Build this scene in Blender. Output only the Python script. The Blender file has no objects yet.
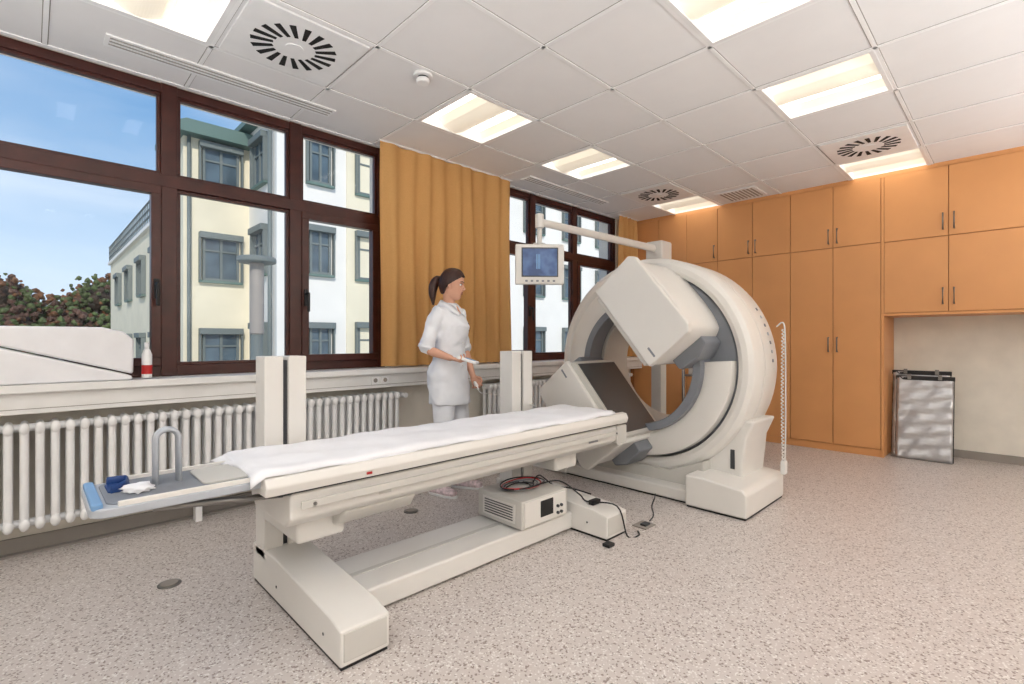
import bpy, bmesh, math, random
from mathutils import Vector, Matrix, Quaternion
random.seed(4)
scene = bpy.context.scene
COL = scene.collection

# ------------------------------------------------------------------ helpers
def lin(c):
    c = c/255.0
    return c/12.92 if c <= 0.04045 else ((c+0.055)/1.055)**2.4
def rgb(r, g, b): return (lin(r), lin(g), lin(b), 1.0)

MATS = {}
def mat(name, col, rough=0.5, metal=0.0, var=0.04, scale=6.0, bump=0.0, bscale=80.0, spec=0.5, coat=0.0, emit=None, estr=0.0):
    m = bpy.data.materials.new(name); m.use_nodes = True
    nt = m.node_tree; b = nt.nodes['Principled BSDF']
    c = rgb(*col)
    tc = nt.nodes.new('ShaderNodeTexCoord')
    nz = nt.nodes.new('ShaderNodeTexNoise'); nz.inputs['Scale'].default_value = scale
    nz.inputs['Detail'].default_value = 3
    nt.links.new(tc.outputs['Object'], nz.inputs['Vector'])
    rp = nt.nodes.new('ShaderNodeValToRGB')
    rp.color_ramp.elements[0].position = 0.3; rp.color_ramp.elements[1].position = 0.7
    rp.color_ramp.elements[0].color = (c[0]*(1-var), c[1]*(1-var), c[2]*(1-var), 1)
    rp.color_ramp.elements[1].color = (min(1, c[0]*(1+var)), min(1, c[1]*(1+var)), min(1, c[2]*(1+var)), 1)
    nt.links.new(nz.outputs['Fac'], rp.inputs['Fac'])
    nt.links.new(rp.outputs['Color'], b.inputs['Base Color'])
    b.inputs['Roughness'].default_value = rough
    b.inputs['Metallic'].default_value = metal
    b.inputs['Specular IOR Level'].default_value = spec
    b.inputs['Coat Weight'].default_value = coat
    if bump > 0:
        n2 = nt.nodes.new('ShaderNodeTexNoise'); n2.inputs['Scale'].default_value = bscale
        n2.inputs['Detail'].default_value = 4
        nt.links.new(tc.outputs['Object'], n2.inputs['Vector'])
        bp = nt.nodes.new('ShaderNodeBump'); bp.inputs['Strength'].default_value = bump
        bp.inputs['Distance'].default_value = 0.01
        nt.links.new(n2.outputs['Fac'], bp.inputs['Height'])
        nt.links.new(bp.outputs['Normal'], b.inputs['Normal'])
    if emit:
        b.inputs['Emission Color'].default_value = rgb(*emit)
        b.inputs['Emission Strength'].default_value = estr
    MATS[name] = m
    return m

M_wall = mat('wall_paint', (240, 234, 222), 0.85, bump=0.03)
M_white = mat('white_lacquer', (245, 245, 245), 0.35)
M_sill = mat('sill_white', (241, 240, 238), 0.3)
M_tile = mat('ceiling_tile', (243, 242, 242), 0.95, var=.01, bump=0.08, bscale=250)
M_grid = mat('ceiling_grid', (252, 252, 252), 0.5)
M_wood = mat('window_mahogany', (68, 30, 23), 0.35, var=0.2, scale=12)
M_orange = mat('cabinet_orange', (224, 160, 102), 0.42, var=0.03, scale=3)
M_orange_d = mat('cabinet_carcass', (190, 124, 68), 0.5)
M_steel = mat('brushed_steel', (140, 138, 136), 0.3, 1.0)
M_black = mat('black_plastic', (20, 20, 22), 0.45)
M_slot = mat('dark_slot', (24, 23, 22), 0.8)
M_beige = mat('device_beige', (231, 228, 223), 0.38, var=0.012, coat=0.15)
M_beige2 = mat('device_beige_dark', (208, 205, 199), 0.42, var=0.02)
M_grey = mat('device_grey', (130, 134, 141), 0.45)
M_lgrey = mat('device_light_grey', (182, 187, 195), 0.45)
M_dgrey = mat('device_dark_grey', (60, 62, 66), 0.5)
M_detface = mat('detector_face', (76, 78, 80), 0.35)
M_blue = mat('strap_blue', (24, 62, 122), 0.5)
M_lblue = mat('pad_light_blue', (120, 162, 206), 0.5)
M_sheet = mat('paper_sheet', (244, 245, 250), 0.8, bump=0.6, bscale=9)
M_foam = mat('vinyl_white', (241, 241, 245), 0.4, bump=0.1, bscale=8)
M_base = mat('baseboard_grey', (152, 145, 138), 0.6)
M_skin = mat('skin', (224, 170, 144), 0.5, var=0.03)
M_coat = mat('white_uniform', (242, 244, 250), 0.85, bump=0.5, bscale=11)
M_hair = mat('auburn_hair', (54, 26, 19), 0.4, var=0.35, scale=50)
M_shoe = mat('shoe_white', (226, 206, 210), 0.5, var=0.3, scale=40)
M_lip = mat('lips', (176, 90, 84), 0.5)
M_red = mat('red_plastic', (190, 40, 40), 0.4)
M_foil = mat('silver_foil', (188, 188, 191), 0.34, 0.7, var=0.08, scale=7, bump=0.75, bscale=9)
M_cable = mat('cable_white', (228, 227, 224), 0.5)
M_render = mat('facade_cream', (232, 222, 196), 0.9, var=0.05, scale=1)
M_rendw = mat('facade_white', (236, 232, 224), 0.9, var=0.03, scale=1)
M_gframe = mat('facade_grey_green', (112, 120, 118), 0.6)
M_gglass = mat('facade_glass', (86, 102, 112), 0.12, var=0.35, scale=1.5)
M_roof = mat('roof_copper', (100, 124, 116), 0.6)
M_ground = mat('courtyard_paving', (170, 168, 158), 0.95, var=0.1, scale=.5)
M_leafA = mat('autumn_leaves', (118, 80, 54), 0.95, var=0.5, scale=1.2)
M_leafB = mat('green_leaves', (86, 98, 58), 0.95, var=0.5, scale=1.2)
M_leafC = mat('brown_leaves', (92, 66, 54), 0.95, var=0.5, scale=1.2)
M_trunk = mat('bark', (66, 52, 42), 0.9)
M_emit = mat('lamp_diffuser', (255, 250, 240), 0.6, emit=(255, 251, 243), estr=2.7)
M_emit2 = mat('lamp_louvre', (236, 229, 214), 0.5, emit=(255, 241, 218), estr=.32)

def curtain_mat():
    m = bpy.data.materials.new('curtain_ochre'); m.use_nodes = True
    nt = m.node_tree; nt.nodes.clear()
    o = nt.nodes.new('ShaderNodeOutputMaterial'); mx = nt.nodes.new('ShaderNodeMixShader')
    d = nt.nodes.new('ShaderNodeBsdfDiffuse'); t = nt.nodes.new('ShaderNodeBsdfTranslucent')
    tc = nt.nodes.new('ShaderNodeTexCoord'); nz = nt.nodes.new('ShaderNodeTexNoise'); nz.inputs['Scale'].default_value = 120
    rp = nt.nodes.new('ShaderNodeValToRGB')
    rp.color_ramp.elements[0].color = rgb(218, 166, 104); rp.color_ramp.elements[1].color = rgb(234, 186, 126)
    nt.links.new(tc.outputs['Object'], nz.inputs['Vector']); nt.links.new(nz.outputs['Fac'], rp.inputs['Fac'])
    nt.links.new(rp.outputs['Color'], d.inputs['Color']); nt.links.new(rp.outputs['Color'], t.inputs['Color'])
    mx.inputs['Fac'].default_value = 0.2
    nt.links.new(d.outputs[0], mx.inputs[1]); nt.links.new(t.outputs[0], mx.inputs[2]); nt.links.new(mx.outputs[0], o.inputs[0])
    return m
M_curt = curtain_mat()
def glass_mat():
    m = bpy.data.materials.new('window_glass'); m.use_nodes = True
    nt = m.node_tree; nt.nodes.clear()
    o = nt.nodes.new('ShaderNodeOutputMaterial'); mx = nt.nodes.new('ShaderNodeMixShader')
    d = nt.nodes.new('ShaderNodeBsdfTransparent'); t = nt.nodes.new('ShaderNodeBsdfGlossy')
    t.inputs['Roughness'].default_value = 0.02
    mx.inputs['Fac'].default_value = 0.012
    nt.links.new(d.outputs[0], mx.inputs[1]); nt.links.new(t.outputs[0], mx.inputs[2]); nt.links.new(mx.outputs[0], o.inputs[0])
    return m
M_glass = glass_mat()
def floor_mat():
    m = bpy.data.materials.new('speckled_vinyl'); m.use_nodes = True
    nt = m.node_tree; b = nt.nodes['Principled BSDF']
    tc = nt.nodes.new('ShaderNodeTexCoord')
    def vor(scale, lo, hi):
        v = nt.nodes.new('ShaderNodeTexVoronoi'); v.inputs['Scale'].default_value = scale
        nt.links.new(tc.outputs['Object'], v.inputs['Vector'])
        r = nt.nodes.new('ShaderNodeValToRGB'); r.color_ramp.interpolation = 'LINEAR'
        r.color_ramp.elements[0].position = lo; r.color_ramp.elements[1].position = hi
        sp = nt.nodes.new('ShaderNodeSeparateColor'); nt.links.new(v.outputs['Color'], sp.inputs[0])
        nt.links.new(sp.outputs[0], r.inputs['Fac'])
        return r, v
    r1, v1 = vor(130, .84, .88)
    r2, v2 = vor(150, .86, .9)
    n = nt.nodes.new('ShaderNodeTexNoise'); n.inputs['Scale'].default_value = 1.2
    nt.links.new(tc.outputs['Object'], n.inputs['Vector'])
    rb = nt.nodes.new('ShaderNodeValToRGB')
    rb.color_ramp.elements[0].color = rgb(203, 194, 189); rb.color_ramp.elements[1].color = rgb(210, 201, 196)
    nt.links.new(n.outputs['Fac'], rb.inputs['Fac'])
    a = nt.nodes.new('ShaderNodeMix'); a.data_type = 'RGBA'
    a.inputs['B'].default_value = rgb(150, 136, 130)
    nt.links.new(r1.outputs['Color'], a.inputs['Factor']); nt.links.new(rb.outputs['Color'], a.inputs['A'])
    c = nt.nodes.new('ShaderNodeMix'); c.data_type = 'RGBA'
    c.inputs['B'].default_value = rgb(230, 225, 221)
    nt.links.new(r2.outputs['Color'], c.inputs['Factor']); nt.links.new(a.outputs['Result'], c.inputs['A'])
    nt.links.new(c.outputs['Result'], b.inputs['Base Color'])
    b.inputs['Roughness'].default_value = 0.36
    b.inputs['Specular IOR Level'].default_value = 0.45
    return m
M_floor = floor_mat()
def screen_mat():
    m = bpy.data.materials.new('monitor_image'); m.use_nodes = True
    nt = m.node_tree; b = nt.nodes['Principled BSDF']
    tc = nt.nodes.new('ShaderNodeTexCoord'); w = nt.nodes.new('ShaderNodeTexNoise'); w.inputs['Scale'].default_value = 9
    nt.links.new(tc.outputs['Object'], w.inputs['Vector'])
    r = nt.nodes.new('ShaderNodeValToRGB')
    r.color_ramp.elements[0].position = .4; r.color_ramp.elements[0].color = rgb(48, 68, 106)
    r.color_ramp.elements[1].position = .6; r.color_ramp.elements[1].color = rgb(76, 100, 140)
    nt.links.new(w.outputs['Fac'], r.inputs['Fac']); nt.links.new(r.outputs['Color'], b.inputs['Base Color'])
    nt.links.new(r.outputs['Color'], b.inputs['Emission Color']); b.inputs['Emission Strength'].default_value = .4
    b.inputs['Roughness'].default_value = .2
    return m
M_screen = screen_mat()

def empty(name, loc=(0, 0, 0)):
    e = bpy.data.objects.new(name, None); COL.objects.link(e); e.empty_display_size = .1
    e.location = loc
    return e
def finish(bm, name, m, parent=None, bevel=0.0, smooth=False, seg=3):
    me = bpy.data.meshes.new(name)
    bmesh.ops.recalc_face_normals(bm, faces=bm.faces[:])
    bm.to_mesh(me); bm.free()
    o = bpy.data.objects.new(name, me); COL.objects.link(o)
    ms = m if isinstance(m, (list, tuple)) else [m]
    for x in ms: me.materials.append(x)
    if bevel > 0:
        for p in me.polygons: p.use_smooth = True
        md = o.modifiers.new('bevel', 'BEVEL'); md.width = bevel; md.segments = seg; md.limit_method = 'ANGLE'
        md.angle_limit = math.radians(35); md.harden_normals = True
    elif smooth:
        for p in me.polygons: p.use_smooth = True
    if parent:
        o.parent = parent
        o.matrix_parent_inverse = Matrix.Translation(parent.location).inverted()
    return o
def add_box(bm, x0, x1, y0, y1, z0, z1, mi=0):
    v = [bm.verts.new(p) for p in [(x0, y0, z0), (x1, y0, z0), (x1, y1, z0), (x0, y1, z0), (x0, y0, z1), (x1, y0, z1), (x1, y1, z1), (x0, y1, z1)]]
    for f in [(0, 3, 2, 1), (4, 5, 6, 7), (0, 1, 5, 4), (1, 2, 6, 5), (2, 3, 7, 6), (3, 0, 4, 7)]:
        fc = bm.faces.new([v[i] for i in f]); fc.material_index = mi
    return v
def box(name, x0, x1, y0, y1, z0, z1, m, parent=None, bevel=0.0, seg=3):
    bm = bmesh.new(); add_box(bm, min(x0, x1), max(x0, x1), min(y0, y1), max(y0, y1), z0, z1)
    return finish(bm, name, m, parent, bevel, seg=seg)
def prism(name, pts, axis, a, b, m, parent=None, bevel=0.0, smooth=False):
    bm = bmesh.new()
    def P(p, t):
        return {'x': (t, p[0], p[1]), 'y': (p[0], t, p[1]), 'z': (p[0], p[1], t)}[axis]
    va = [bm.verts.new(P(p, a)) for p in pts]; vb = [bm.verts.new(P(p, b)) for p in pts]
    n = len(pts)
    bm.faces.new(va); bm.faces.new(vb[::-1])
    for i in range(n): bm.faces.new([va[i], vb[i], vb[(i+1) % n], va[(i+1) % n]])
    return finish(bm, name, m, parent, bevel, smooth)
def add_tube(bm, pts, rad, seg=12, mi=0, flat=None, ref=None, cap=True, closed_round=True):
    pts = [Vector(p) for p in pts]; n = len(pts)
    rr = [(r, r) if not isinstance(r, (tuple, list)) else r for r in (rad if isinstance(rad, (list, tuple)) else [rad]*n)]
    tang = []
    for i in range(n):
        if i == 0: t = pts[1]-pts[0]
        elif i == n-1: t = pts[-1]-pts[-2]
        else: t = (pts[i+1]-pts[i]).normalized()+(pts[i]-pts[i-1]).normalized()
        tang.append(t.normalized() if t.length > 1e-9 else Vector((0, 0, 1)))
    u = Vector(ref) if ref is not None else (Vector((0, 0, 1)) if abs(tang[0].z) < .9 else Vector((1, 0, 0)))
    seq = []; base = []
    for i in range(n):
        t = tang[i]; u = (u-t*u.dot(t))
        if u.length < 1e-6: u = t.orthogonal()
        u.normalize(); base.append((pts[i], rr[i], t.copy(), u.copy()))
    if closed_round and cap:
        p, r, t, uu = base[0]
        for k in (0.15, 0.6, 0.9):
            s = math.sqrt(1-(1-k)**2); seq.append((p-t*min(r)*(1-k)*.9, (r[0]*s, r[1]*s), t, uu))
    seq += base
    if closed_round and cap:
        p, r, t, uu = base[-1]
        for k in (0.9, 0.6, 0.15):
            s = math.sqrt(1-(1-k)**2); seq.append((p+t*min(r)*(1-k)*.9, (r[0]*s, r[1]*s), t, uu))
    rings = []
    for (p, r, t, uu) in seq:
        w = t.cross(uu); rings.append([bm.verts.new(p+uu*(r[0]*math.cos(2*math.pi*j/seg))+w*(r[1]*math.sin(2*math.pi*j/seg))) for j in range(seg)])
    for a, b in zip(rings[:-1], rings[1:]):
        for j in range(seg):
            f = bm.faces.new([a[j], a[(j+1) % seg], b[(j+1) % seg], b[j]]); f.material_index = mi
    if cap: bm.faces.new(rings[0][::-1]); bm.faces.new(rings[-1])
def tube(name, pts, rad, m, parent=None, seg=12, rounded=False, ref=None):
    bm = bmesh.new(); add_tube(bm, pts, rad, seg, closed_round=rounded, ref=ref)
    return finish(bm, name, m, parent, smooth=True)
def smooth_path(pts, sub=6):
    pts = [Vector(p) for p in pts]; out = []
    for i in range(len(pts)-1):
        p0 = pts[max(i-1, 0)]; p1 = pts[i]; p2 = pts[i+1]; p3 = pts[min(i+2, len(pts)-1)]
        for k in range(sub):
            t = k/sub
            out.append(.5*((2*p1)+(-p0+p2)*t+(2*p0-5*p1+4*p2-p3)*t*t+(-p0+3*p1-3*p2+p3)*t**3))
    out.append(pts[-1]); return out
def cyl(name, c, r, z0, z1, m, parent=None, seg=32, axis='z', bevel=0.0):
    pts = [(c[0]+r*math.cos(2*math.pi*i/seg), c[1]+r*math.sin(2*math.pi*i/seg)) for i in range(seg)]
    return prism(name, pts, axis, z0, z1, m, parent, bevel)
def spinx(name, prof, cy, cz, m, parent=None, seg=96, a0=0, a1=360, closed=True):
    bm = bmesh.new(); full = abs(a1-a0) >= 359.9
    n = seg if full else seg+1; rings = []
    for i in range(n):
        a = math.radians(a0+(a1-a0)*i/seg)
        rings.append([bm.verts.new((x, cy+r*math.cos(a), cz+r*math.sin(a))) for x, r in prof])
    k = len(prof)
    for i in range(seg):
        A = rings[i]; B = rings[(i+1) % n]
        for j in range(k if closed else k-1):
            bm.faces.new([A[j], A[(j+1) % k], B[(j+1) % k], B[j]])
    if not full and closed:
        bm.faces.new(rings[0]); bm.faces.new(rings[-1][::-1])
    o = finish(bm, name, m, parent)
    for p in o.data.polygons: p.use_smooth = True
    md = o.modifiers.new('bevel', 'BEVEL'); md.width = .006; md.segments = 2; md.limit_method = 'ANGLE'; md.angle_limit = math.radians(30); md.harden_normals = True
    return o

# ------------------------------------------------------------------ room dims
CH = 2.90
WY = 3.93
CX = 6.22
BX = 6.80
LX = -2.0
SY = -2.6
GX0, TX = 2.13-0.69*6, 0.69
GY0, TY = 2.59-0.67*8, 0.67

box('floor', LX-.2, BX+.2, SY-.2, WY+.3, -.12, 0, M_floor)
wp = empty('wall_window')
W1 = (-1.45, 2.27); W2 = (3.55, 5.88)
SZ = 0.96
box('apron', LX-.2, BX+.2, WY, WY+.3, 0, SZ, M_wall, wp)
box('pier_a', LX-.2, W1[0], WY, WY+.3, SZ, 3.2, M_wall, wp)
box('pier_b', W1[1], W2[0], WY, WY+.3, SZ, 3.2, M_wall, wp)
box('pier_c', W2[1], BX+.2, WY, WY+.3, SZ, 3.2, M_wall, wp)
box('lintel_a', W1[0], W1[1], WY, WY+.3, CH, 3.2, M_wall, wp)
box('lintel_b', W2[0], W2[1], WY, WY+.3, CH, 3.2, M_wall, wp)
box('wall_back', BX, BX+.2, SY-.2, WY, 0, 3.2, M_wall)
box('wall_rear', LX-.2, LX, SY-.2, WY, 0, 3.2, M_wall)
box('wall_side', LX, BX, SY-.2, SY, 0, 3.2, M_wall)
box('baseboard_window', LX, BX, WY-.015, WY, 0, .09, M_base)
box('baseboard_back', BX-.015, BX, SY, .96, 0, .08, M_base)
box('trim_floor_cove', LX, CX, WY-.06, WY-.015, 0, .012, M_base)

# ------------------------------------------------------------------ ceiling
lum_cells = [(3, 8), (6, 8), (8, 8), (11, 8), (6, 5), (8, 5), (11, 5), (3, 5), (3, 2), (6, 2), (8, 2), (1, 5), (1, 8), (11, 2)]
dif_cells = [(4, 8), (10, 8), (10, 5), (4, 3)]
ce = empty('ceiling')
bm = bmesh.new()
nx, ny = 13, 10
def cell(i, j):
    return (GX0+TX*i, GX0+TX*(i+1), GY0+TY*j, GY0+TY*(j+1))
for i in range(-1, nx):
    for j in range(-1, ny+1):
        if (i, j) in lum_cells: continue
        x0, x1, y0, y1 = cell(i, j)
        x0 = max(x0, LX); x1 = min(x1, BX); y0 = max(y0, SY); y1 = min(y1, WY)
        if x1-x0 < .01 or y1-y0 < .01: continue
        vs = [bm.verts.new(p) for p in [(x0, y0, CH), (x1, y0, CH), (x1, y1, CH), (x0, y1, CH)]]
        bm.faces.new(vs)
finish(bm, 'tiles', M_tile, ce)
bm = bmesh.new()
for i in range(-1, nx+1):
    x = GX0+TX*i
    if LX < x < BX: add_box(bm, x-.011, x+.011, SY, WY, CH-.006, CH+.02)
for j in range(-1, ny+1):
    y = GY0+TY*j
    if SY < y < WY-.02: add_box(bm, LX, BX, y-.011, y+.011, CH-.006, CH+.02)
add_box(bm, LX, BX, WY-.03, WY, CH-.007, CH+.02)
finish(bm, 'grid_bars', M_grid, ce)
bm = bmesh.new()
for i in range(-1, nx+1):
    x = GX0+TX*i
    if LX < x < BX:
        for s in (-.015, .011): add_box(bm, x+s, x+s+.004, SY, WY, CH-.001, CH+.01)
for j in range(-1, ny+1):
    y = GY0+TY*j
    if SY < y < WY-.02:
        for s in (-.015, .011): add_box(bm, LX, BX, y+s, y+s+.004, CH-.001, CH+.01)
finish(bm, 'grid_reveal', M_base, ce)
box('slab', LX-.2, BX+.2, SY-.2, WY+.3, 3.2, 3.35, M_wall, ce)

for (i, j) in lum_cells:
    x0, x1, y0, y1 = cell(i, j); m_ = .035
    cx, cy = (x0+x1)/2, (y0+y1)/2
    L = empty('ceiling_light', (cx, cy, CH))
    bm = bmesh.new()
    add_box(bm, x0+.01, x0+m_, y0+.01, y1-.01, CH-.008, CH+.1); add_box(bm, x1-m_, x1-.01, y0+.01, y1-.01, CH-.008, CH+.1)
    add_box(bm, x0+m_, x1-m_, y0+.01, y0+m_, CH-.008, CH+.1); add_box(bm, x0+m_, x1-m_, y1-m_, y1-.01, CH-.008, CH+.1)
    add_box(bm, x0+.01, x1-.01, y0+.01, y1-.01, CH+.1, CH+.11)
    finish(bm, 'housing', M_white, L)
    ya, yb = y0+m_, y1-m_
    for k, (xa, xb) in enumerate([(x0+m_, cx-.10), (cx+.10, x1-m_)]):
        n_ = 12; pts = []
        for s in range(n_+1):
            t = s/n_; xx = xa+(xb-xa)*t
            pts.append((xx, CH+.012+.075*math.sin(math.pi*(.06+.88*t))))
        for (sa, sb, mm) in ((0, 3, M_emit2), (3, 9, M_emit), (9, 12, M_emit2)):
            q = pts[sa:sb+1]+[(pts[sb][0], CH+.098), (pts[sa][0], CH+.098)]
            prism('reflector_%d' % k, q, 'y', ya, yb, mm, L)
    pts = [(cx-.10+.20*s/14, CH+.03-.034*math.sin(math.pi*s/14)) for s in range(15)]+[(cx+.10, CH+.09), (cx-.10, CH+.09)]
    prism('perforated_cover', pts, 'y', ya, yb, M_emit2, L)

for (i, j) in dif_cells:
    x0, x1, y0, y1 = cell(i, j); cx, cy = (x0+x1)/2, (y0+y1)/2
    D = empty('swirl_air_diffuser', (cx, cy, CH))
    box('plate', x0+.03, x1-.03, y0+.03, y1-.03, CH-.014, CH-.001, M_white, D, .003)
    bm = bmesh.new()
    N = 18
    for k in range(N):
        a = 2*math.pi*k/N; ca, sa = math.cos(a), math.sin(a)
        tx, ty = -sa, ca
        off = .03
        q = []
        for (r, w) in ((.11, .010), (.11, -.010), (.225, -.017), (.225, .017)):
            q.append((cx+ca*r+tx*(w+off), cy+sa*r+ty*(w+off)))
        lo = [bm.verts.new((p[0], p[1], CH-.0165)) for p in q]; hi = [bm.verts.new((p[0], p[1], CH-.013)) for p in q]
        bm.faces.new(lo); bm.faces.new(hi[::-1])
        for s in range(4): bm.faces.new([lo[s], hi[s], hi[(s+1) % 4], lo[(s+1) % 4]])
    finish(bm, 'slots', M_slot, D)
    cyl('hub', (cx, cy), .05, CH-.019, CH-.013, M_white, D)
V = empty('ceiling_return_vent', (5.92, 2.25, CH))
box('frame', 5.70, 6.14, 2.03, 2.47, CH-.012, CH-.001, M_white, V, .003)
bm = bmesh.new()
for k in range(9): add_box(bm, 5.74, 6.10, 2.07+k*.042, 2.07+k*.042+.018, CH-.0145, CH-.011)
finish(bm, 'slats', M_base, V)
def slot_grille(xa, xb):
    S = empty('linear_slot_grille', (xa, 3.6, CH))
    box('frame', xa, xb, 3.52, 3.66, CH-.012, CH-.001, M_grid, S, .002)
    bm = bmesh.new()
    for k in range(3): add_box(bm, xa+.02, xb-.02, 3.54+k*.038, 3.550+k*.038, CH-.014, CH-.011)
    finish(bm, 'slots', M_base, S)
slot_grille(.30, 1.62); slot_grille(3.7, 5.1)
SD = empty('smoke_detector', (1.80, 2.66, CH))
cyl('base', (1.80, 2.66), .06, CH-.02, CH, M_white, SD, bevel=.004)
cyl('sensor', (1.80, 2.66), .042, CH-.060, CH-.028, M_white, SD, bevel=.01)
cyl('gap', (1.80, 2.66), .034, CH-.030, CH-.018, M_slot, SD)

# ------------------------------------------------------------------ windows
def window(name, xs, opens):
    W = empty(name, (xs[0], WY, SZ))
    ya, yb = WY+.03, WY+.10
    bm = bmesh.new()
    add_box(bm, xs[0], xs[-1], ya, yb, SZ, SZ+.07)
    add_box(bm, xs[0], xs[-1], ya, yb, CH-.06, CH)
    add_box(bm, xs[0], xs[-1], ya-.012, yb, 2.215, 2.295)
    for k, x in enumerate(xs):
        a, b = x-.045, x+.045
        if k == 0: a, b = x, x+.07
        if k == len(xs)-1: a, b = x-.07, x
        add_box(bm, a, b, ya-.01, yb, SZ, CH)
    finish(bm, 'frame', M_wood, W, .004)
    bm = bmesh.new()
    for k in range(len(xs)-1):
        a = xs[k]+(.07 if k == 0 else .045); b = xs[k+1]-(.07 if k == len(xs)-2 else .045)
        for (za, zb, w) in ((2.295, CH-.06, .022), (SZ+.07, 2.215, .055 if opens[k] else .022)):
            y2 = ya-.02 if w > .03 else ya+.01
            add_box(bm, a, b, y2, yb-.02, za, za+w); add_box(bm, a, b, y2, yb-.02, zb-w, zb)
            add_box(bm, a, a+w, y2, yb-.02, za+w, zb-w); add_box(bm, b-w, b, y2, yb-.02, za+w, zb-w)
    finish(bm, 'sashes', M_wood, W, .004)
    bm = bmesh.new()
    add_box(bm, xs[0]+.02, xs[-1]-.02, yb-.045, yb-.04, SZ+.02, CH-.02)
    finish(bm, 'glass', M_glass, W)
    for k in range(len(xs)-1):
        if opens[k]:
            hx = (xs[k+1]-.045-.028) if opens[k] == 'R' else xs[k]+.045+.028
            box('handle_plate_%d' % k, hx-.014, hx+.014, ya-.035, ya-.018, 1.47, 1.60, M_black, W, .003)
            tube('handle_%d' % k, smooth_path([(hx, ya-.02, 1.565), (hx, ya-.075, 1.565), (hx, ya-.08, 1.54), (hx, ya-.08, 1.43)]), .011, M_black, W, 8, True)
    return W
window('window_1', [W1[0], -.35, .665, 1.49, W1[1]], [None, 'R', None, 'L'])
window('window_2', [W2[0], 4.20, 4.98, W2[1]], ['R', None, 'L'])

S = empty('window_sill', (0, WY, .94))
box('board', LX, CX, WY-.24, WY+.03, .915, .96, M_sill, S, .006)
box('trunking', LX, CX, WY-.20, WY, .80, .915, M_sill, S, .004)
box('trunking_lid_line', LX, CX, WY-.203, WY-.199, .826, .829, M_base, S)
for x in (2.05, 2.14, 2.98):
    box('socket', x-.035, x+.035, WY-.21, WY-.2, .83, .90, M_white, S, .004)
    cyl('socket_hole', (x, .865), .018, WY-.212, WY-.209, M_base, S, 16, 'y')

def radiator(xa, xb):
    R = empty('column_radiator', (xa, 3.8, 0))
    bm = bmesh.new(); n = int((xb-xa)/.062)
    for k in range(n+1):
        x = xa+.062*k
        for y in (3.755, 3.835):
            add_tube(bm, [(x, y, .20), (x, y, .72)], (.0195), 8, closed_round=False, cap=False)
        for z in (.20, .72):
            add_tube(bm, [(x, 3.74, z), (x, 3.85, z)], [(.034, .022)]*2, 10, ref=(0, 0, 1))
    add_tube(bm, [(xa, 3.795, .20), (xb, 3.795, .20)], .022, 10)
    add_tube(bm, [(xa, 3.795, .72), (xb, 3.795, .72)], .022, 10)
    finish(bm, 'sections', M_white, R, smooth=True)
    for x in (xa+.3, (xa+xb)/2+.25, xb-.3):
        box('foot', x-.02, x+.02, 3.78, 3.85, 0, .18, M_white, R, .004)
    tube('valve_pipe', [(xb+.03, 3.80, 0), (xb+.03, 3.80, .2), (xb-.02, 3.80, .2)], .011, M_white, R, 10)
    cyl('valve', (xb+.04, .72), .022, 3.72, 3.84, M_white, R, 16, 'y')
radiator(-1.2, 2.30); radiator(3.35, 5.9)

def curtain(xa, xb, z0, waves, amp=.045, yc=WY-.155):
    C = empty('ochre_curtain', (xa, yc, z0))
    bm = bmesh.new(); nxx = int((xb-xa)*110)+8; nz = 14; g = []
    for i in range(nxx+1):
        t = i/nxx; row = []
        for k in range(nz+1):
            s = k/nz
            a = amp*(.35+.65*(1-s)**.6)
            ph = 2*math.pi*waves*t+.5*math.sin(3.1*t*6+s*1.1)
            y = yc+a*math.sin(ph)+.012*math.sin(23*t+4*s)
            x = xa+(xb-xa)*t+.01*math.sin(5*s+t*9)
            row.append(bm.verts.new((x, y, z0+(CH-.012-z0)*s)))
        g.append(row)
    for i in range(nxx):
        for k in range(nz): bm.faces.new([g[i][k], g[i+1][k], g[i+1][k+1], g[i][k+1]])
    finish(bm, 'cloth', M_curt, C, smooth=True)
    box('track', xa-.02, xb+.02, yc-.012, yc+.012, CH-.012, CH-.001, M_grid, C)
curtain(2.13, 3.66, .975, 9, .034)
curtain(5.72, 6.16, .975, 5)

# ------------------------------------------------------------------ cabinets
K = empty('wall_cupboard', (CX, 2, 0))
TOP = 2.86
box('carcass_tall', CX+.02, BX, .98, WY, .0, TOP, M_orange_d, K)
box('carcass_upper', CX+.02, BX, SY, .98, 1.47, TOP, M_orange_d, K)
box('top_filler', CX+.01, BX, SY, WY, TOP, CH, M_orange, K)
box('plinth_face', CX+.012, CX+.02, .97, WY-.07, 0, .075, M_orange, K)
box('end_panel', CX, BX, .955, .978, 0, TOP, M_orange, K, .002)
box('bottom_board', CX, BX, SY, .955, 1.445, 1.47, M_orange, K, .002)
def door(ya, yb, za, zb, hside, hz):
    box('door', CX, CX+.02, ya+.003, yb-.003, za, zb, M_orange, K, .002)
    hy = yb-.04 if hside > 0 else ya+.04
    tube('handle', [(CX, hy, hz-.075), (CX-.028, hy, hz-.075), (CX-.028, hy, hz+.075), (CX, hy, hz+.075)], .0065, M_steel, K, 8)
ys = [3.86, 3.47, 3.065, 2.655, 2.235, 1.82, 1.40, .98]
for k in range(7):
    yb, ya = ys[k], ys[k+1]
    side = {0: -1, 1: 1, 2: -1, 3: -1, 4: 1, 5: -1, 6: 1}[k]
    door(ya, yb, 2.20, TOP-.004, side, 2.32)
    door(ya, yb, .08, 2.192, side, 1.15)
yr = [.955, .46, -.04, -.54, -1.04, -1.54, -2.04, -2.58]
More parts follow.
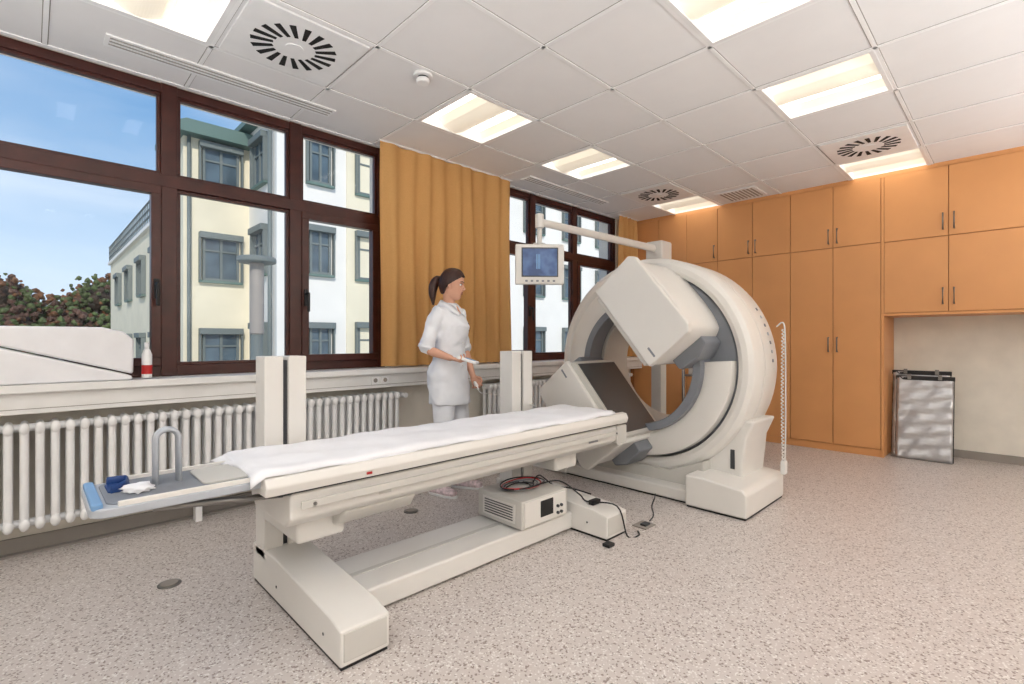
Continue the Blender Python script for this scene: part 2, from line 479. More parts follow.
for k in range(7):
    yb, ya = yr[k], yr[k+1]; side = -1 if k % 2 == 0 else 1
    door(ya, yb, 2.195, TOP-.004, side, 2.33)
    door(ya, yb, 1.475, 2.187, side, 1.62)

Fz = empty('folded_silver_screen', (6.4, .7, 0))
def lean(name, x0, y0, y1, h, dx, m, t=.03, rows=28):
    bm = bmesh.new(); g = []; g2 = []
    for i in range(19):
        r = []; r2 = []
        for k in range(rows+1):
            s = k/rows; y = y0+(y1-y0)*i/18
            w = .004*math.sin(i*.8+k*.6)+.006*math.sin(k*1.6+i*.25)+.003*math.sin(k*3.1-i*.9)
            r.append(bm.verts.new((x0+dx*s+w, y, .005+h*s))); r2.append(bm.verts.new((x0+dx*s+t, y, .005+h*s)))
        g.append(r); g2.append(r2)
    for i in range(18):
        for k in range(rows):
            bm.faces.new([g[i][k], g[i+1][k], g[i+1][k+1], g[i][k+1]]); bm.faces.new([g2[i][k], g2[i][k+1], g2[i+1][k+1], g2[i+1][k]])
    for k in range(rows):
        bm.faces.new([g[0][k], g[0][k+1], g2[0][k+1], g2[0][k]]); bm.faces.new([g[-1][k], g2[-1][k], g2[-1][k+1], g[-1][k+1]])
    for i in range(18):
        bm.faces.new([g[i][0], g2[i][0], g2[i+1][0], g[i+1][0]]); bm.faces.new([g[i][-1], g[i+1][-1], g2[i+1][-1], g2[i][-1]])
    finish(bm, name, m, Fz, smooth=True)
    box(name+'_top_rail', x0+dx-.008, x0+dx+.034, y0-.01, y1+.01, h-.028, h+.015, M_black, Fz, .005)
    for yy in (y0, y1):
        tube(name+'_side_rail', [(x0+.02, yy, .01), (x0+dx+.02, yy, h)], .007, M_black, Fz, 8)
    for yy in (y0+.1, y1-.1):
        box(name+'_clip', x0+dx-.015, x0+dx+.02, yy-.015, yy+.015, h-.02, h+.03, M_steel, Fz, .003)
lean('sheet_front', 6.34, .44, .88, .82, .12, M_foil)
lean('sheet_rear', 6.40, .47, .92, .87, .13, M_foil)

# ------------------------------------------------------------------ patient table
T = empty('patient_table', (1.8, 2.2, 0))
def pedestal(x0, x1):
    pts = [(2.68, 0.012), (2.68, .19), (2.40, .20), (1.80, .165), (1.705, .145), (1.705, .012)]
    prism('foot', pts, 'x', x0, x1, M_beige, T, .008)
    box('foot_gasket', x0+.006, x1-.006, 1.712, 2.67, 0, .012, M_black, T)
    box('foot_end_cap', x0+.012, x1-.012, 1.701, 1.708, .03, .135, M_beige2, T, .004)
    xm = (x0+x1)/2
    box('column_left_rail', x0, xm-.012, 2.51, 2.64, .15, 1.12, M_beige, T, .006)
    box('column_right_rail', xm+.012, x1, 2.51, 2.64, .15, 1.12, M_beige, T, .006)
    box('column_core', x0+.03, x1-.03, 2.53, 2.62, .15, 1.10, M_dgrey, T)
    box('carriage', x0-.005, x1+.01, 2.10, 2.508, .34, .50, M_beige, T, .02)
    box('carriage_back', x0+.02, x1-.02, 2.44, 2.53, .36, .66, M_beige2, T, .006)
    for y in (1.85, 2.35): cyl('screw', (y, .08), .006, x0-.002, x0+.004, M_dgrey, T, 10, 'x')
pedestal(.80, 1.0); pedestal(2.45, 2.66)
box('rail_beam', .99, 2.46, 1.97, 2.34, .01, .115, M_beige, T, .012)
box('rail_groove', 1.0, 2.45, 2.13, 2.16, .113, .118, M_beige2, T)
prism('chassis', [(1.965, .50), (1.965, .60), (2.44, .60), (2.44, .50), (2.38, .455), (2.03, .455)], 'x', .72, 2.95, M_beige, T, .012)
prism('chassis_belly', [(2.0, .47), (2.4, .47), (2.36, .41), (2.30, .385), (2.10, .385), (2.04, .41)], 'x', .95, 1.32, M_beige2, T, .015)
box('shadow_gap', .68, 2.97, 1.975, 2.43, .598, .618, M_dgrey, T)
prism('top_shell', [(1.935, .615), (1.925, .65), (1.94, .682), (1.975, .688), (2.0, .675), (2.4, .675), (2.425, .688), (2.46, .682), (2.475, .65), (2.465, .615)], 'x', .62, 3.03, M_beige, T, .006)
box('end_cap', 2.93, 3.05, 1.95, 2.24, .47, .60, M_beige2, T, .012)
box('accessory_rail', .75, 2.9, 1.925, 1.94, .545, .575, M_beige2, T, .003)
for x in (.80, 2.88): cyl('rail_bolt', (x, .56), .007, 1.918, 1.93, M_steel, T, 12, 'y')
box('mattress', .60, 2.93, 1.965, 2.435, .678, .700, M_sheet, T, .01)
bm = bmesh.new(); g = []
NI, NJ = 90, 20
for i in range(NI+1):
    row = []
    for j in range(NJ+1):
        x = .575+(2.90-.575)*i/NI; t = j/NJ; y = 1.950+(2.450-1.950)*t
        x += .03*math.sin(t*4) if i == 0 else 0
        edge = min(t, 1-t)
        z = .7045+.0025*math.sin(i*.7+3*t)+.003*math.sin(i*.23+j*.7)+.0015*random.random()
        if edge < .04: z -= .021-.012*(1 if edge > .01 else 0)
        if i < 2: z -= .014*(2-i)
        row.append(bm.verts.new((x, y, z)))
    g.append(row)
for i in range(NI):
    for j in range(NJ): bm.faces.new([g[i][j], g[i+1][j], g[i+1][j+1], g[i][j+1]])
o = finish(bm, 'paper_sheet', M_sheet, T, smooth=True)
md = o.modifiers.new('s', 'SOLIDIFY'); md.thickness = .003; md.offset = 1
def rrect(x0, x1, y0, y1, r, n=6):
    pts = []
    for cx, cy, a0 in ((x1-r, y1-r, 0), (x0+r, y1-r, 90), (x0+r, y0+r, 180), (x1-r, y0+r, 270)):
        for k in range(n+1):
            a = math.radians(a0+90*k/n); pts.append((cx+r*math.cos(a), cy+r*math.sin(a)))
    return pts
ZT = .02
prism('tray_shell', rrect(.13, .74, 1.985, 2.36, .05), 'z', .622+ZT, .652+ZT, M_lgrey, T, .006)
prism('tray_inner', rrect(.175, .66, 2.015, 2.33, .04), 'z', .65+ZT, .657+ZT, M_grey, T, .003)
prism('tray_bow', rrect(.135, .165, 2.0, 2.345, .014), 'z', .645+ZT, .667+ZT, M_lblue, T, .006)
prism('tray_pad', rrect(.45, .64, 2.05, 2.30, .03), 'z', .656+ZT, .664+ZT, M_beige2, T, .003)
for y in (1.99, 2.34):
    box('tray_edge', .2, .72, y, y+.014, .65+ZT, .668+ZT, M_beige, T, .003)
tube('tray_underframe', [(.3, 2.05, .63), (.75, 2.05, .58)], .012, M_steel, T)
tube('tray_underframe_b', [(.3, 2.30, .63), (.75, 2.30, .58)], .012, M_steel, T)
arc = [(.328, 2.2, .66), (.328, 2.2, .82)]+[(.363-.035*math.cos(math.radians(a)), 2.2, .835+.035*math.sin(math.radians(a))) for a in range(0, 181, 15)]+[(.40, 2.2, .66)]
tube('arm_arch', arc, [(.010, .028)]*len(arc), M_lgrey, T, 12, ref=(1, 0, 0))
bm = bmesh.new(); add_tube(bm, smooth_path([(.20, 2.16, .684), (.24, 2.20, .69), (.25, 2.27, .69), (.20, 2.29, .688)]), [(.018, .005)]*19, 10, ref=(0, 0, 1))
finish(bm, 'blue_strap', M_blue, T, smooth=True)
prism('blue_patch', rrect(.19, .26, 2.16, 2.29, .02), 'z', .676, .682, M_blue, T, .002)
bm = bmesh.new(); bmesh.ops.create_icosphere(bm, subdivisions=3, radius=1)
for v in bm.verts:
    k = 1+.3*math.sin(9*v.co.x+4*v.co.y)*math.cos(7*v.co.z+v.co.y*5)
    v.co = Vector((.27+v.co.x*.045*k, 2.15+v.co.y*.06*k, .682+max(-.2, v.co.z)*.015*k))
finish(bm, 'crumpled_tissue', M_sheet, T, smooth=True)
box('label_red', 1.02, 1.045, 1.9235, 1.9255, .63, .64, M_red, T)
box('label_grey', 2.62, 2.72, 1.9635, 1.966, .52, .54, M_grey, T)
box('label_grey', 1.10, 1.16, 1.9635, 1.966, .52, .55, M_beige2, T)

E = empty('ecg_trigger_monitor', (2.18, 2.13, .115))
box('case', 1.98, 2.38, 1.95, 2.33, .125, .285, M_beige2, E, .008)
box('front_bezel', 2.0, 2.36, 1.944, 1.951, .135, .275, M_beige, E, .003)
box('display', 2.13, 2.24, 1.940, 1.946, .165, .26, M_black, E, .003)
box('side_vent_panel', 1.976, 1.981, 2.0, 2.28, .15, .26, M_beige, E, .002)
for k in range(6): box('vent', 1.973, 1.977, 2.02, 2.26, .165+k*.015, .170+k*.015, M_dgrey, E)
for k in range(4): cyl('knob', (2.28+.02*(k % 2)*1.6, .16+.04*(k//2)), .009, 1.933, 1.946, M_dgrey, E, 12, 'y')
for x in (2.02, 2.34):
    for y in (1.99, 2.29): cyl('rubber_foot', (x, y), .012, .116, .126, M_black, E, 10)
for k in range(5):
    r = .06+.012*k; cx, cy = 2.16+.01*k, 2.16
    pts = [(cx+r*1.5*math.cos(a*.5+k), cy+r*math.sin(a*.5+k), .293+.004*k+.004*math.sin(a)) for a in range(0, 13)]
    tube('coil_%d' % k, smooth_path(pts, 3), .0045, [M_black, M_dgrey, M_grey, M_red, M_black][k], E, 6, True)
tube('lead', smooth_path([(2.25, 2.1, .295), (2.42, 2.05, .3), (2.5, 1.95, .22), (2.52, 1.90, .18), (2.58, 1.72, .18), (2.6, 1.66, .008), (2.66, 1.62, .006), (2.72, 1.66, .006)]), .005, M_black, E, 6, True)
tube('lead_b', smooth_path([(2.28, 2.15, .295), (2.4, 2.2, .31), (2.55, 2.2, .21), (2.6, 2.1, .205), (2.62, 1.95, .195)]), .005, M_black, E, 6, True)
box('plug', 2.50, 2.58, 1.84, 1.88, .170, .198, M_black, E, .005)
box('foot_switch', 2.38, 2.44, 1.64, 1.69, 0, .02, M_black, E, .006)

# ------------------------------------------------------------------ gantry
G = empty('spect_gamma_camera', (3.9, 2.15, 0))
GY, GZ = 2.15, 1.0
spinx('outer_shroud', [(3.60, .79), (3.605, .83), (3.63, .86), (3.67, .872), (3.80, .872), (3.80, .864), (3.815, .864), (3.815, .872), (4.08, .865), (4.13, .845), (4.15, .80), (4.15, .52), (4.12, .49), (3.86, .49), (3.80, .50), (3.74, .54), (3.74, .745), (3.62, .755)], GY, GZ, M_beige, G, 128)
spinx('rotor_ring', [(3.64, .52), (3.64, .735), (3.655, .745), (3.73, .745), (3.73, .50), (3.67, .50)], GY, GZ, M_grey, G, 96)
spinx('rotor_bearing', [(3.72, .47), (3.72, .52), (4.10, .50), (4.10, .47)], GY, GZ, M_beige2, G, 96)
for k, (a0, a1) in enumerate(((176, 300), (-4, 98))):
    spinx('rotor_cover_%d' % k, [(3.56, .53), (3.55, .56), (3.55, .70), (3.565, .73), (3.66, .735), (3.66, .52)], GY, GZ, M_beige, G, 48, a0, a1)
    spinx('rotor_rim_%d' % k, [(3.50, .47), (3.50, .53), (3.66, .545), (3.66, .47)], GY, GZ, M_grey, G, 48, a0-6, a1+6)
t2 = Vector((-.64, -.77)); t2.normalize(); n2 = Vector((t2.y, -t2.x))
if n2.y < 0: n2 = -n2
def head(idx, s, cx2, x0, x1, hl=.355, hn=.20):
    n = n2*s; t = t2*s; c = Vector(cx2)
    prof = [c+t*hl-n*hn, c+t*hl+n*(hn*.55)]
    for k in range(11):
        a = math.pi*(k/10); prof.append(c+t*(hl*.93*math.cos(a))+n*(hn*.80+.06*math.sin(a)))
    prof += [c-t*hl+n*(hn*.55), c-t*hl-n*hn]
    prism('detector_%d_body' % idx, [(p.x, p.y) for p in prof], 'x', x0+.05, x1, M_beige, G, .018)
    q = [c+t*(hl+.008)-n*(hn+.004), c+t*(hl+.008)+n*hn*.86, c+t*hl*.9+n*(hn+.01), c-t*hl*.9+n*(hn+.01), c-t*(hl+.008)+n*hn*.86, c-t*(hl+.008)-n*(hn+.004)]
    prism('detector_%d_cover' % idx, [(p.x, p.y) for p in q], 'x', x0, x0+.055, M_beige, G, .012)
    q = [c+t*(hl-.03)-n*(hn-.01), c-t*(hl-.03)-n*(hn-.01), c-t*(hl-.03)-n*(hn+.045), c+t*(hl-.03)-n*(hn+.045)]
    prism('detector_%d_collimator' % idx, [(p.x, p.y) for p in q], 'x', x0+.03, x1-.02, M_beige2, G, .006)
    q = [c+t*(hl-.06)-n*(hn+.04), c-t*(hl-.06)-n*(hn+.04), c-t*(hl-.06)-n*(hn+.049), c+t*(hl-.06)-n*(hn+.049)]
    prism('detector_%d_window' % idx, [(p.x, p.y) for p in q], 'x', x0+.06, x1-.05, M_detface, G)
    q = [c+t*(hl-.10)-n*(hn-.07), c+t*(hl-.02)-n*(hn-.07), c+t*(hl-.02)-n*(hn-.085), c+t*(hl-.10)-n*(hn-.085)]
    prism('detector_%d_label' % idx, [(p.x, p.y) for p in q], 'x', x0-.002, x0+.002, M_grey, G)
    # seam around the body behind the end cover
    for sg in (1, -1):
        a = c+t*(sg*(hl-.04))
        q = [a-n*.16+t*sg*.02, a+n*.12+t*sg*.02, a+n*.12+t*sg*.09, a+n*.02+t*sg*.14, a-n*.16+t*sg*.12]
        prism('detector_%d_arm' % idx, [(p.x, p.y) for p in q], 'x', x1-.34, 3.68, M_grey, G, .015)
head(1, 1, (1.88, 1.42), 3.10, 3.72)
head(2, -1, (2.45, .60), 3.09, 3.70, .385)
box('base_gasket', 3.45, 4.08, 1.30, 3.02, 0, .012, M_black, G)
box('base_plate', 3.43, 4.10, 1.5, 3.05, .012, .10, M_beige, G, .015)
prism('foot_right', [(1.25, .012), (1.25, .17), (1.28, .20), (1.56, .23), (1.68, .23), (1.68, .012)], 'x', 3.38, 4.12, M_beige, G, .015)
box('foot_right_gasket', 3.39, 4.11, 1.26, 1.67, 0, .012, M_black, G)
prism('foot_left', [(2.80, .012), (2.80, .2), (3.05, .17), (3.08, .012)], 'x', 3.40, 4.12, M_beige, G, .015)
prism('saddle', [(1.40, .08), (1.36, .48), (1.30, .62), (1.42, .62), (1.6, .34), (1.85, .16), (2.45, .16), (2.7, .34), (2.88, .62), (3.0, .62), (2.94, .48), (2.90, .08)], 'x', 3.67, 4.10, M_beige, G, .02)
box('saddle_slot', 3.663, 3.672, 1.44, 1.47, .26, .40, M_dgrey, G, .002)
prism('front_apron', [(1.62, .09), (1.62, .30), (1.9, .19), (2.4, .19), (2.7, .30), (2.7, .09)], 'x', 3.56, 3.70, M_beige2, G, .01)
box('rear_housing', 4.14, 4.34, 1.5, 2.8, .05, .50, M_beige2, G, .03)
def on_rim(name, ang, r, xa, xb, dang, h, m):
    a0, a1 = math.radians(ang-dang), math.radians(ang+dang)
    q = [(GY+r*math.cos(a0), GZ+r*math.sin(a0)), (GY+(r+h)*math.cos(a0), GZ+(r+h)*math.sin(a0)), (GY+(r+h)*math.cos(a1), GZ+(r+h)*math.sin(a1)), (GY+r*math.cos(a1), GZ+r*math.sin(a1))]
    prism(name, q, 'x', xa, xb, m, G, .003)
for k in range(7): on_rim('rim_button', 150+k*4.5, .868, 3.965, 3.985, .8, .007, M_lgrey if k % 2 else M_grey)
on_rim('rim_panel', 164, .862, 3.93, 4.02, 17, .006, M_beige2)
pts = []
for k in range(0, 260):
    s = k/259; a = k*.9
    base = Vector((4.02-.05*math.sin(math.pi*s), 1.225-.01*math.sin(math.pi*s), 1.28-1.0*s))
    pts.append(base+Vector((.008*math.cos(a), .008*math.sin(a), 0)))
tube('coiled_cord', pts, .004, M_cable, G, 6)
pts = smooth_path([(4.02, 1.27, 1.30), (4.02, 1.22, 1.32), (4.04, 1.215, 1.1), (4.06, 1.22, .6), (4.05, 1.22, .33), (4.03, 1.22, .27)])
tube('straight_cord', pts, .005, M_cable, G, 6)
box('hand_controller', 4.0, 4.06, 1.205, 1.24, .20, .30, M_cable, G, .01)
tube('floor_cord', smooth_path([(3.45, 1.95, .03), (3.38, 1.92, .006), (3.2, 1.84, .006), (3.05, 1.74, .006), (2.93, 1.70, .006)]), .004, M_dgrey, G, 6)

Mo = empty('boom_monitor', (3.0, 2.75, 1.8))
tube('boom_arm', [(3.0, 2.75, 2.17), (4.9, 2.75, 2.19)], [(.032, .024), (.04, .03)], M_beige, Mo, 16, True)
box('boom_mount', 4.82, 5.04, 2.65, 2.85, 2.02, 2.27, M_beige, Mo, .02)
box('boom_post', 4.87, 4.99, 2.69, 2.81, 0, 2.05, M_beige2, Mo, .01)
box('boom_post_base', 4.72, 5.14, 2.64, 2.96, 0, .04, M_beige2, Mo, .01)
cyl('swivel', (3.0, 2.75), .035, 2.12, 2.235, M_beige, Mo, 24, bevel=.006)
tube('drop_tube', [(3.0, 2.75, 2.13), (3.0, 2.75, 1.96)], .02, M_beige, Mo, 16)
c = Vector((3.0, 2.75, 1.82)); yw = math.radians(-42)
parts = [('bezel', (-.20, .20, -.03, .025, -.165, .165), M_beige, .012), ('screen', (-.14, .14, -.034, -.028, -.095, .125), M_screen, 0), ('screen_gasket', (-.15, .15, -.032, -.029, -.105, .135), M_dgrey, 0),
         ('back_box', (-.12, .12, .02, .07, -.11, .14), M_beige2, .01), ('bracket', (-.05, .05, .0, .06, .13, .18), M_beige2, .005)]
for k in range(3): parts.append(('screen_window', (-.03+k*.012, -.022+k*.012, -.036, -.033, -.04, .08), M_lblue, 0))
for k in range(6): parts.append(('button', (-.12+k*.045, -.10+k*.045, -.036, -.029, -.145, -.130), M_grey, .002))
for nm, dims, m_, bv in parts:
    o = box(nm, *dims, m_, None, bv); o.data.transform(Matrix.Translation(c) @ Matrix.Rotation(yw, 4, 'Z')); o.parent = Mo; o.matrix_parent_inverse = Matrix.Translation(Mo.location).inverted()

CC = empty('collimator_cart', (5.4, 2.3, 0))
for x in (5.2, 5.66):
    for y in (1.95, 2.60): tube('post', [(x, y, .05), (x, y, 1.02)], .016, M_steel, CC)
for z in (.25, .52, .80):
    box('tray', 5.19, 5.67, 1.94, 2.61, z, z+.02, M_steel, CC, .004)
    box('collimator', 5.23, 5.63, 1.99, 2.56, z+.02, z+.11, M_beige, CC, .01)
    tube('grip', [(5.22, 2.2, z+.07), (5.17, 2.2, z+.07), (5.17, 2.36, z+.07), (5.22, 2.36, z+.07)], .008, M_black, CC, 8)
for x in (5.2, 5.66):
    for y in (1.95, 2.60): cyl('caster', (x, .03), .03, y-.012, y+.012, M_black, CC, 20, 'y')

Fw = empty('foam_wedge_cushion', (0, 3.8, .96))
prism('wedge_lower', [(-1.0, .962), (.44, .962), (.44, .985), (.40, 1.0), (-.15, 1.17), (-1.0, 1.17)], 'y', 3.71, 3.92, M_foam, Fw, .015)
prism('wedge_upper', [(-1.0, 1.175), (-.14, 1.175), (.445, .995), (.45, 1.2), (.40, 1.25), (.30, 1.275), (-1.0, 1.275)], 'y', 3.715, 3.915, M_foam, Fw, .015)
B = empty('spray_bottle', (.52, 3.78, .96))
bm = bmesh.new(); add_tube(bm, [(.52, 3.78, .965), (.52, 3.78, .97), (.52, 3.78, 1.11), (.52, 3.78, 1.135), (.52, 3.78, 1.15)], [.024, .027, .027, .018, .011], 20, closed_round=False)
finish(bm, 'bottle', M_white, B, smooth=True)
cyl('cap', (.52, 3.78), .013, 1.15, 1.185, M_white, B, 16, bevel=.003)
cyl('label', (.52, 3.78), .0278, .99, 1.045, M_red, B, 24)

for (x, y) in ((.49, 2.91), (1.91, 2.97)):
    o = empty('floor_socket_cover', (x, y, 0)); cyl('ring', (x, y), .05, 0, .006, M_steel, o, 32, bevel=.002); cyl('lid', (x, y), .036, .005, .009, M_base, o, 32)
o = empty('floor_outlet_plate', (2.84, 1.70, 0)); box('plate', 2.78, 2.9, 1.64, 1.74, 0, .008, M_base, o, .002); box('plug', 2.81, 2.87, 1.66, 1.70, .007, .02, M_dgrey, o, .003)

# ------------------------------------------------------------------ nurse
N = empty('nurse', (2.39, 3.15, 0))
NB = Vector((2.39, 3.15, 0))
fA = Vector((.353, -.935, 0)).normalized(); lA = Vector((-fA.y, fA.x, 0))
def L(a, b, z): return NB+fA*a+lA*b+Vector((0, 0, z))
def lerp(a, b, t): return a*(1-t)+b*t
def remesh(o, vox, it=4):
    m1 = o.modifiers.new('r', 'REMESH'); m1.mode = 'VOXEL'; m1.voxel_size = vox; m1.use_smooth_shade = True
    m2 = o.modifiers.new('s', 'SMOOTH'); m2.iterations = it; m2.factor = .5
def ring_loft(bm, rings, seg=36):
    rs = []
    for (c, r1, r2) in rings:
        R = []
        for j in range(seg):
            a = 2*math.pi*j/seg; R.append(bm.verts.new(c+fA*(r1*math.cos(a))+lA*(r2*math.sin(a))))
        rs.append(R)
    for A, Bq in zip(rs[:-1], rs[1:]):
        for j in range(seg): bm.faces.new([A[j], A[(j+1) % seg], Bq[(j+1) % seg], Bq[j]])
    bm.faces.new(rs[0][::-1]); bm.faces.new(rs[-1])
SR, SL = L(-.015, -.160, 1.415), L(-.015, .160, 1.415)
ER, EL = L(-.085, -.215, 1.13), L(-.01, .225, 1.13)
WR, WL = L(.125, -.195, 1.065), L(.09, .205, .90)
bm = bmesh.new()
ring_loft(bm, [(L(0, 0, .70), .150, .190), (L(0, 0, .72), .152, .192), (L(-.015, 0, .86), .152, .194), (L(-.02, 0, .95), .144, .186), (L(-.012, 0, 1.05), .118, .158), (L(0, 0, 1.14), .106, .142),
               (L(.010, 0, 1.24), .122, .152), (L(.016, 0, 1.31), .126, .160), (L(0, 0, 1.38), .104, .168), (L(-.01, 0, 1.43), .086, .150), (L(-.012, 0, 1.465), .068, .10), (L(-.012, 0, 1.49), .056, .060)])
for S_, E_ in ((SR, ER), (SL, EL)):
    add_tube(bm, [lerp(S_, L(0, 0, 1.38), .35), S_, lerp(S_, E_, .5), lerp(S_, E_, .9), lerp(S_, E_, .96)], [.055, .060, .056, .060, .061], 18)
o = finish(bm, 'tunic', M_coat, N, smooth=True); remesh(o, .008, 5)
tx_ = bpy.data.textures.new('cloth_folds', 'CLOUDS'); tx_.noise_scale = .10; tx_.noise_depth = 1
md = o.modifiers.new('folds', 'DISPLACE'); md.texture = tx_; md.strength = .03; md.mid_level = .5; md.texture_coords = 'LOCAL'
for S_, E_ in ((SR, ER), (SL, EL)):
    tube('cuff', [lerp(S_, E_, .90), lerp(S_, E_, .99)], [.063, .065], M_coat, N, 24)
bm = bmesh.new()
for s in (-1, 1):
    P = [L(-.075, 0, 1.520), L(-.055, s*.052, 1.515), L(.0, s*.073, 1.495), L(.050, s*.052, 1.468), L(.092, s*.014, 1.415)]
    Q = [L(-.092, 0, 1.478), L(-.070, s*.082, 1.468), L(.0, s*.104, 1.448), L(.078, s*.094, 1.415), L(.116, s*.050, 1.385)]
    Pp = smooth_path(P, 5); Qq = smooth_path(Q, 5)
    va = [bm.verts.new(p) for p in Pp]; vb = [bm.verts.new(q) for q in Qq]
    for i in range(len(va)-1): bm.faces.new([va[i], va[i+1], vb[i+1], vb[i]])
o = finish(bm, 'collar', M_coat, N, smooth=True)
md = o.modifiers.new('s', 'SOLIDIFY'); md.thickness = .006; md.offset = 0
bm = bmesh.new()
add_tube(bm, [L(.035, 0, 1.47), L(.080, 0, 1.41)], [(.03, .02), (.012, .014)], 12, ref=lA)
finish(bm, 'throat', M_skin, N, smooth=True)
bm = bmesh.new()
for z, a in ((1.36, .116), (1.27, .141), (1.18, .120), (1.09, .104), (1.0, .117), (.91, .131), (.82, .137)):
    c0 = L(a-.010, 0.0, z); add_tube(bm, [c0, c0+fA*.006], .006, 10)
finish(bm, 'buttons', M_white, N, smooth=True)
tube('pen', [L(.13, .065, 1.27), L(.126, .065, 1.335)], .004, M_blue, N, 8)
bm = bmesh.new()
ring_loft(bm, [(L(-.01, 0, .70), .125, .165), (L(-.01, 0, .80), .13, .17), (L(-.01, 0, .92), .115, .155)])
AR, AL = L(-.05, -.115, .085), L(.02, .125, .085)
KR, KL = L(.0, -.10, .48), L(.035, .105, .48)
for Hp, Kk, Aa in ((L(-.005, -.085, .80), KR, AR), (L(-.005, .085, .80), KL, AL)):
    add_tube(bm, [Hp, lerp(Hp, Kk, .5), Kk, lerp(Kk, Aa, .5), lerp(Kk, Aa, .92)], [(.100, .088), (.088, .080), (.074, .068), (.070, .064), (.070, .066)], 18, ref=fA)
o = finish(bm, 'trousers', M_coat, N, smooth=True); remesh(o, .009, 4)
for nm, A_, tw in (('shoe_right', AR, -.12), ('shoe_left', AL, .15)):
    d = (fA*math.cos(tw)+lA*math.sin(tw)).normalized(); A0 = Vector((A_.x, A_.y, 0)); U = Vector((0, 0, 1))
    bm = bmesh.new()
    add_tube(bm, [A0-d*.05+U*.045, A0+U*.045, A0+d*.06+U*.042, A0+d*.12+U*.036, A0+d*.165+U*.032], [(.040, .036), (.042, .038), (.038, .042), (.032, .046), (.026, .036)], 16, ref=(0, 0, 1))
    add_tube(bm, [A0+U*.04, A0+U*.12], [.035, .032], 12)
    o = finish(bm, nm, M_shoe, N, smooth=True); remesh(o, .006, 3)
    bm = bmesh.new(); w = d.cross(U); out = []
    for k in range(24):
        a = 2*math.pi*k/24; xx = math.cos(a); yy = math.sin(a); out.append(A0+d*(.057+.142*xx)+w*(.043*yy*(1+.12*xx)))
    lo = [bm.verts.new(p) for p in out]; hi = [bm.verts.new(p+U*.018) for p in out]
    bm.faces.new(lo[::-1]); bm.faces.new(hi)
    for k in range(24): bm.faces.new([lo[k], lo[(k+1) % 24], hi[(k+1) % 24], hi[k]])
    finish(bm, nm+'_sole', M_white, N, .003)
def hand(bm, wrist, d, pn, side, curl, s=1.0):
    d = d.normalized(); pn = (pn-d*pn.dot(d)).normalized(); w = d.cross(pn)*side
    add_tube(bm, [wrist-d*.01, wrist+d*.03*s, wrist+d*.08*s], [(.024*s, .017*s), (.036*s, .014*s), (.040*s, .012*s)], 14, ref=w)
    lens = [.068, .078, .072, .056]
    for k in range(4):
        off = (.031-.0208*k)*s
        p = wrist+d*(.078-.004*abs(k-1))*s+w*off
        pts = [p-d*.015*s, p.copy()]; dirv = (d+w*(.10-.07*k)).normalized()
        for q, fr in enumerate((.45, .32, .25)):
            cr = Quaternion(d.cross(pn), curl[q]+.06*k)
            dirv = (cr @ dirv); p = p+dirv*lens[k]*fr*s; pts.append(p.copy())
        add_tube(bm, pts, [.0088*s, .0086*s, .0080*s, .0074*s, .0066*s], 10)
    p = wrist+d*.022*s+w*.022*s
    t1 = (w*.75+d*.6+pn*.25).normalized(); t2_ = (w*.2+d*.85+pn*.5).normalized(); t3 = (d*.75+pn*.55-w*.2).normalized()
    add_tube(bm, [p, p+t1*.035*s, p+t1*.035*s+t2_*.03*s, p+t1*.035*s+t2_*.03*s+t3*.025*s], [.013*s, .0115*s, .0095*s, .008*s], 10)
up = Vector((0, 0, 1))
bm = bmesh.new()
add_tube(bm, [lerp(SR, ER, .6), ER, lerp(ER, WR, .35), WR], [.042, .037, .036, .023], 16)
dR = (WR-ER).normalized(); dR = (dR+lA*.15).normalized()
hand(bm, WR, dR, (up+lA*.1).normalized(), -1, (.5, .75, .6))
o = finish(bm, 'right_arm', M_skin, N, smooth=True); remesh(o, .0032, 3)
bm = bmesh.new()
add_tube(bm, [lerp(SL, EL, .6), EL, lerp(EL, WL, .35), WL], [.042, .037, .036, .023], 16)
dL = (WL-EL).normalized(); dH = (dL+fA*.2).normalized()
hand(bm, WL, dH, (-lA*.8+fA*.3).normalized(), -1, (.45, .6, .5))
o = finish(bm, 'left_arm', M_skin, N, smooth=True); remesh(o, .0032, 3)
bm = bmesh.new(); add_box(bm, -.02, .14, -.038, .038, -.011, .011)
wv = dR.cross(up).normalized(); uv = wv.cross(dR).normalized(); rc = WR+dR*.07+uv*.025
for v in bm.verts: v.co = rc+dR*v.co.x+wv*v.co.y+uv*v.co.z
finish(bm, 'remote_control', M_white, N, .006)
bm = bmesh.new(); add_box(bm, .04, .12, -.026, .026, .010, .013)
for v in bm.verts: v.co = rc+dR*v.co.x+wv*v.co.y+uv*v.co.z
finish(bm, 'remote_display', M_lblue, N)
hp = WL+dH*.085-lA*.02
tube('bulb', [hp-dH*.03, hp, hp+dH*.03], [.012, .017, .012], M_white, N, 12, True)
tube('cord', smooth_path([hp+dH*.03, hp+fA*.05-up*.06, L(.3, .15, .77), L(.5, .1, .74), Vector((2.62, 2.43, .722))]), .004, M_cable, N, 6)
hf = Vector((.66, -.75, 0)).normalized(); hl_ = Vector((-hf.y, hf.x, 0))
tilt = -.16
hF = (hf*math.cos(tilt)+up*math.sin(tilt)).normalized(); hU = hl_.cross(hF).normalized()
if hU.z < 0: hU = -hU
HC = L(.018, 0, 1.635)
def Hh(a, b, z): return HC+hF*a+hl_*b+hU*z
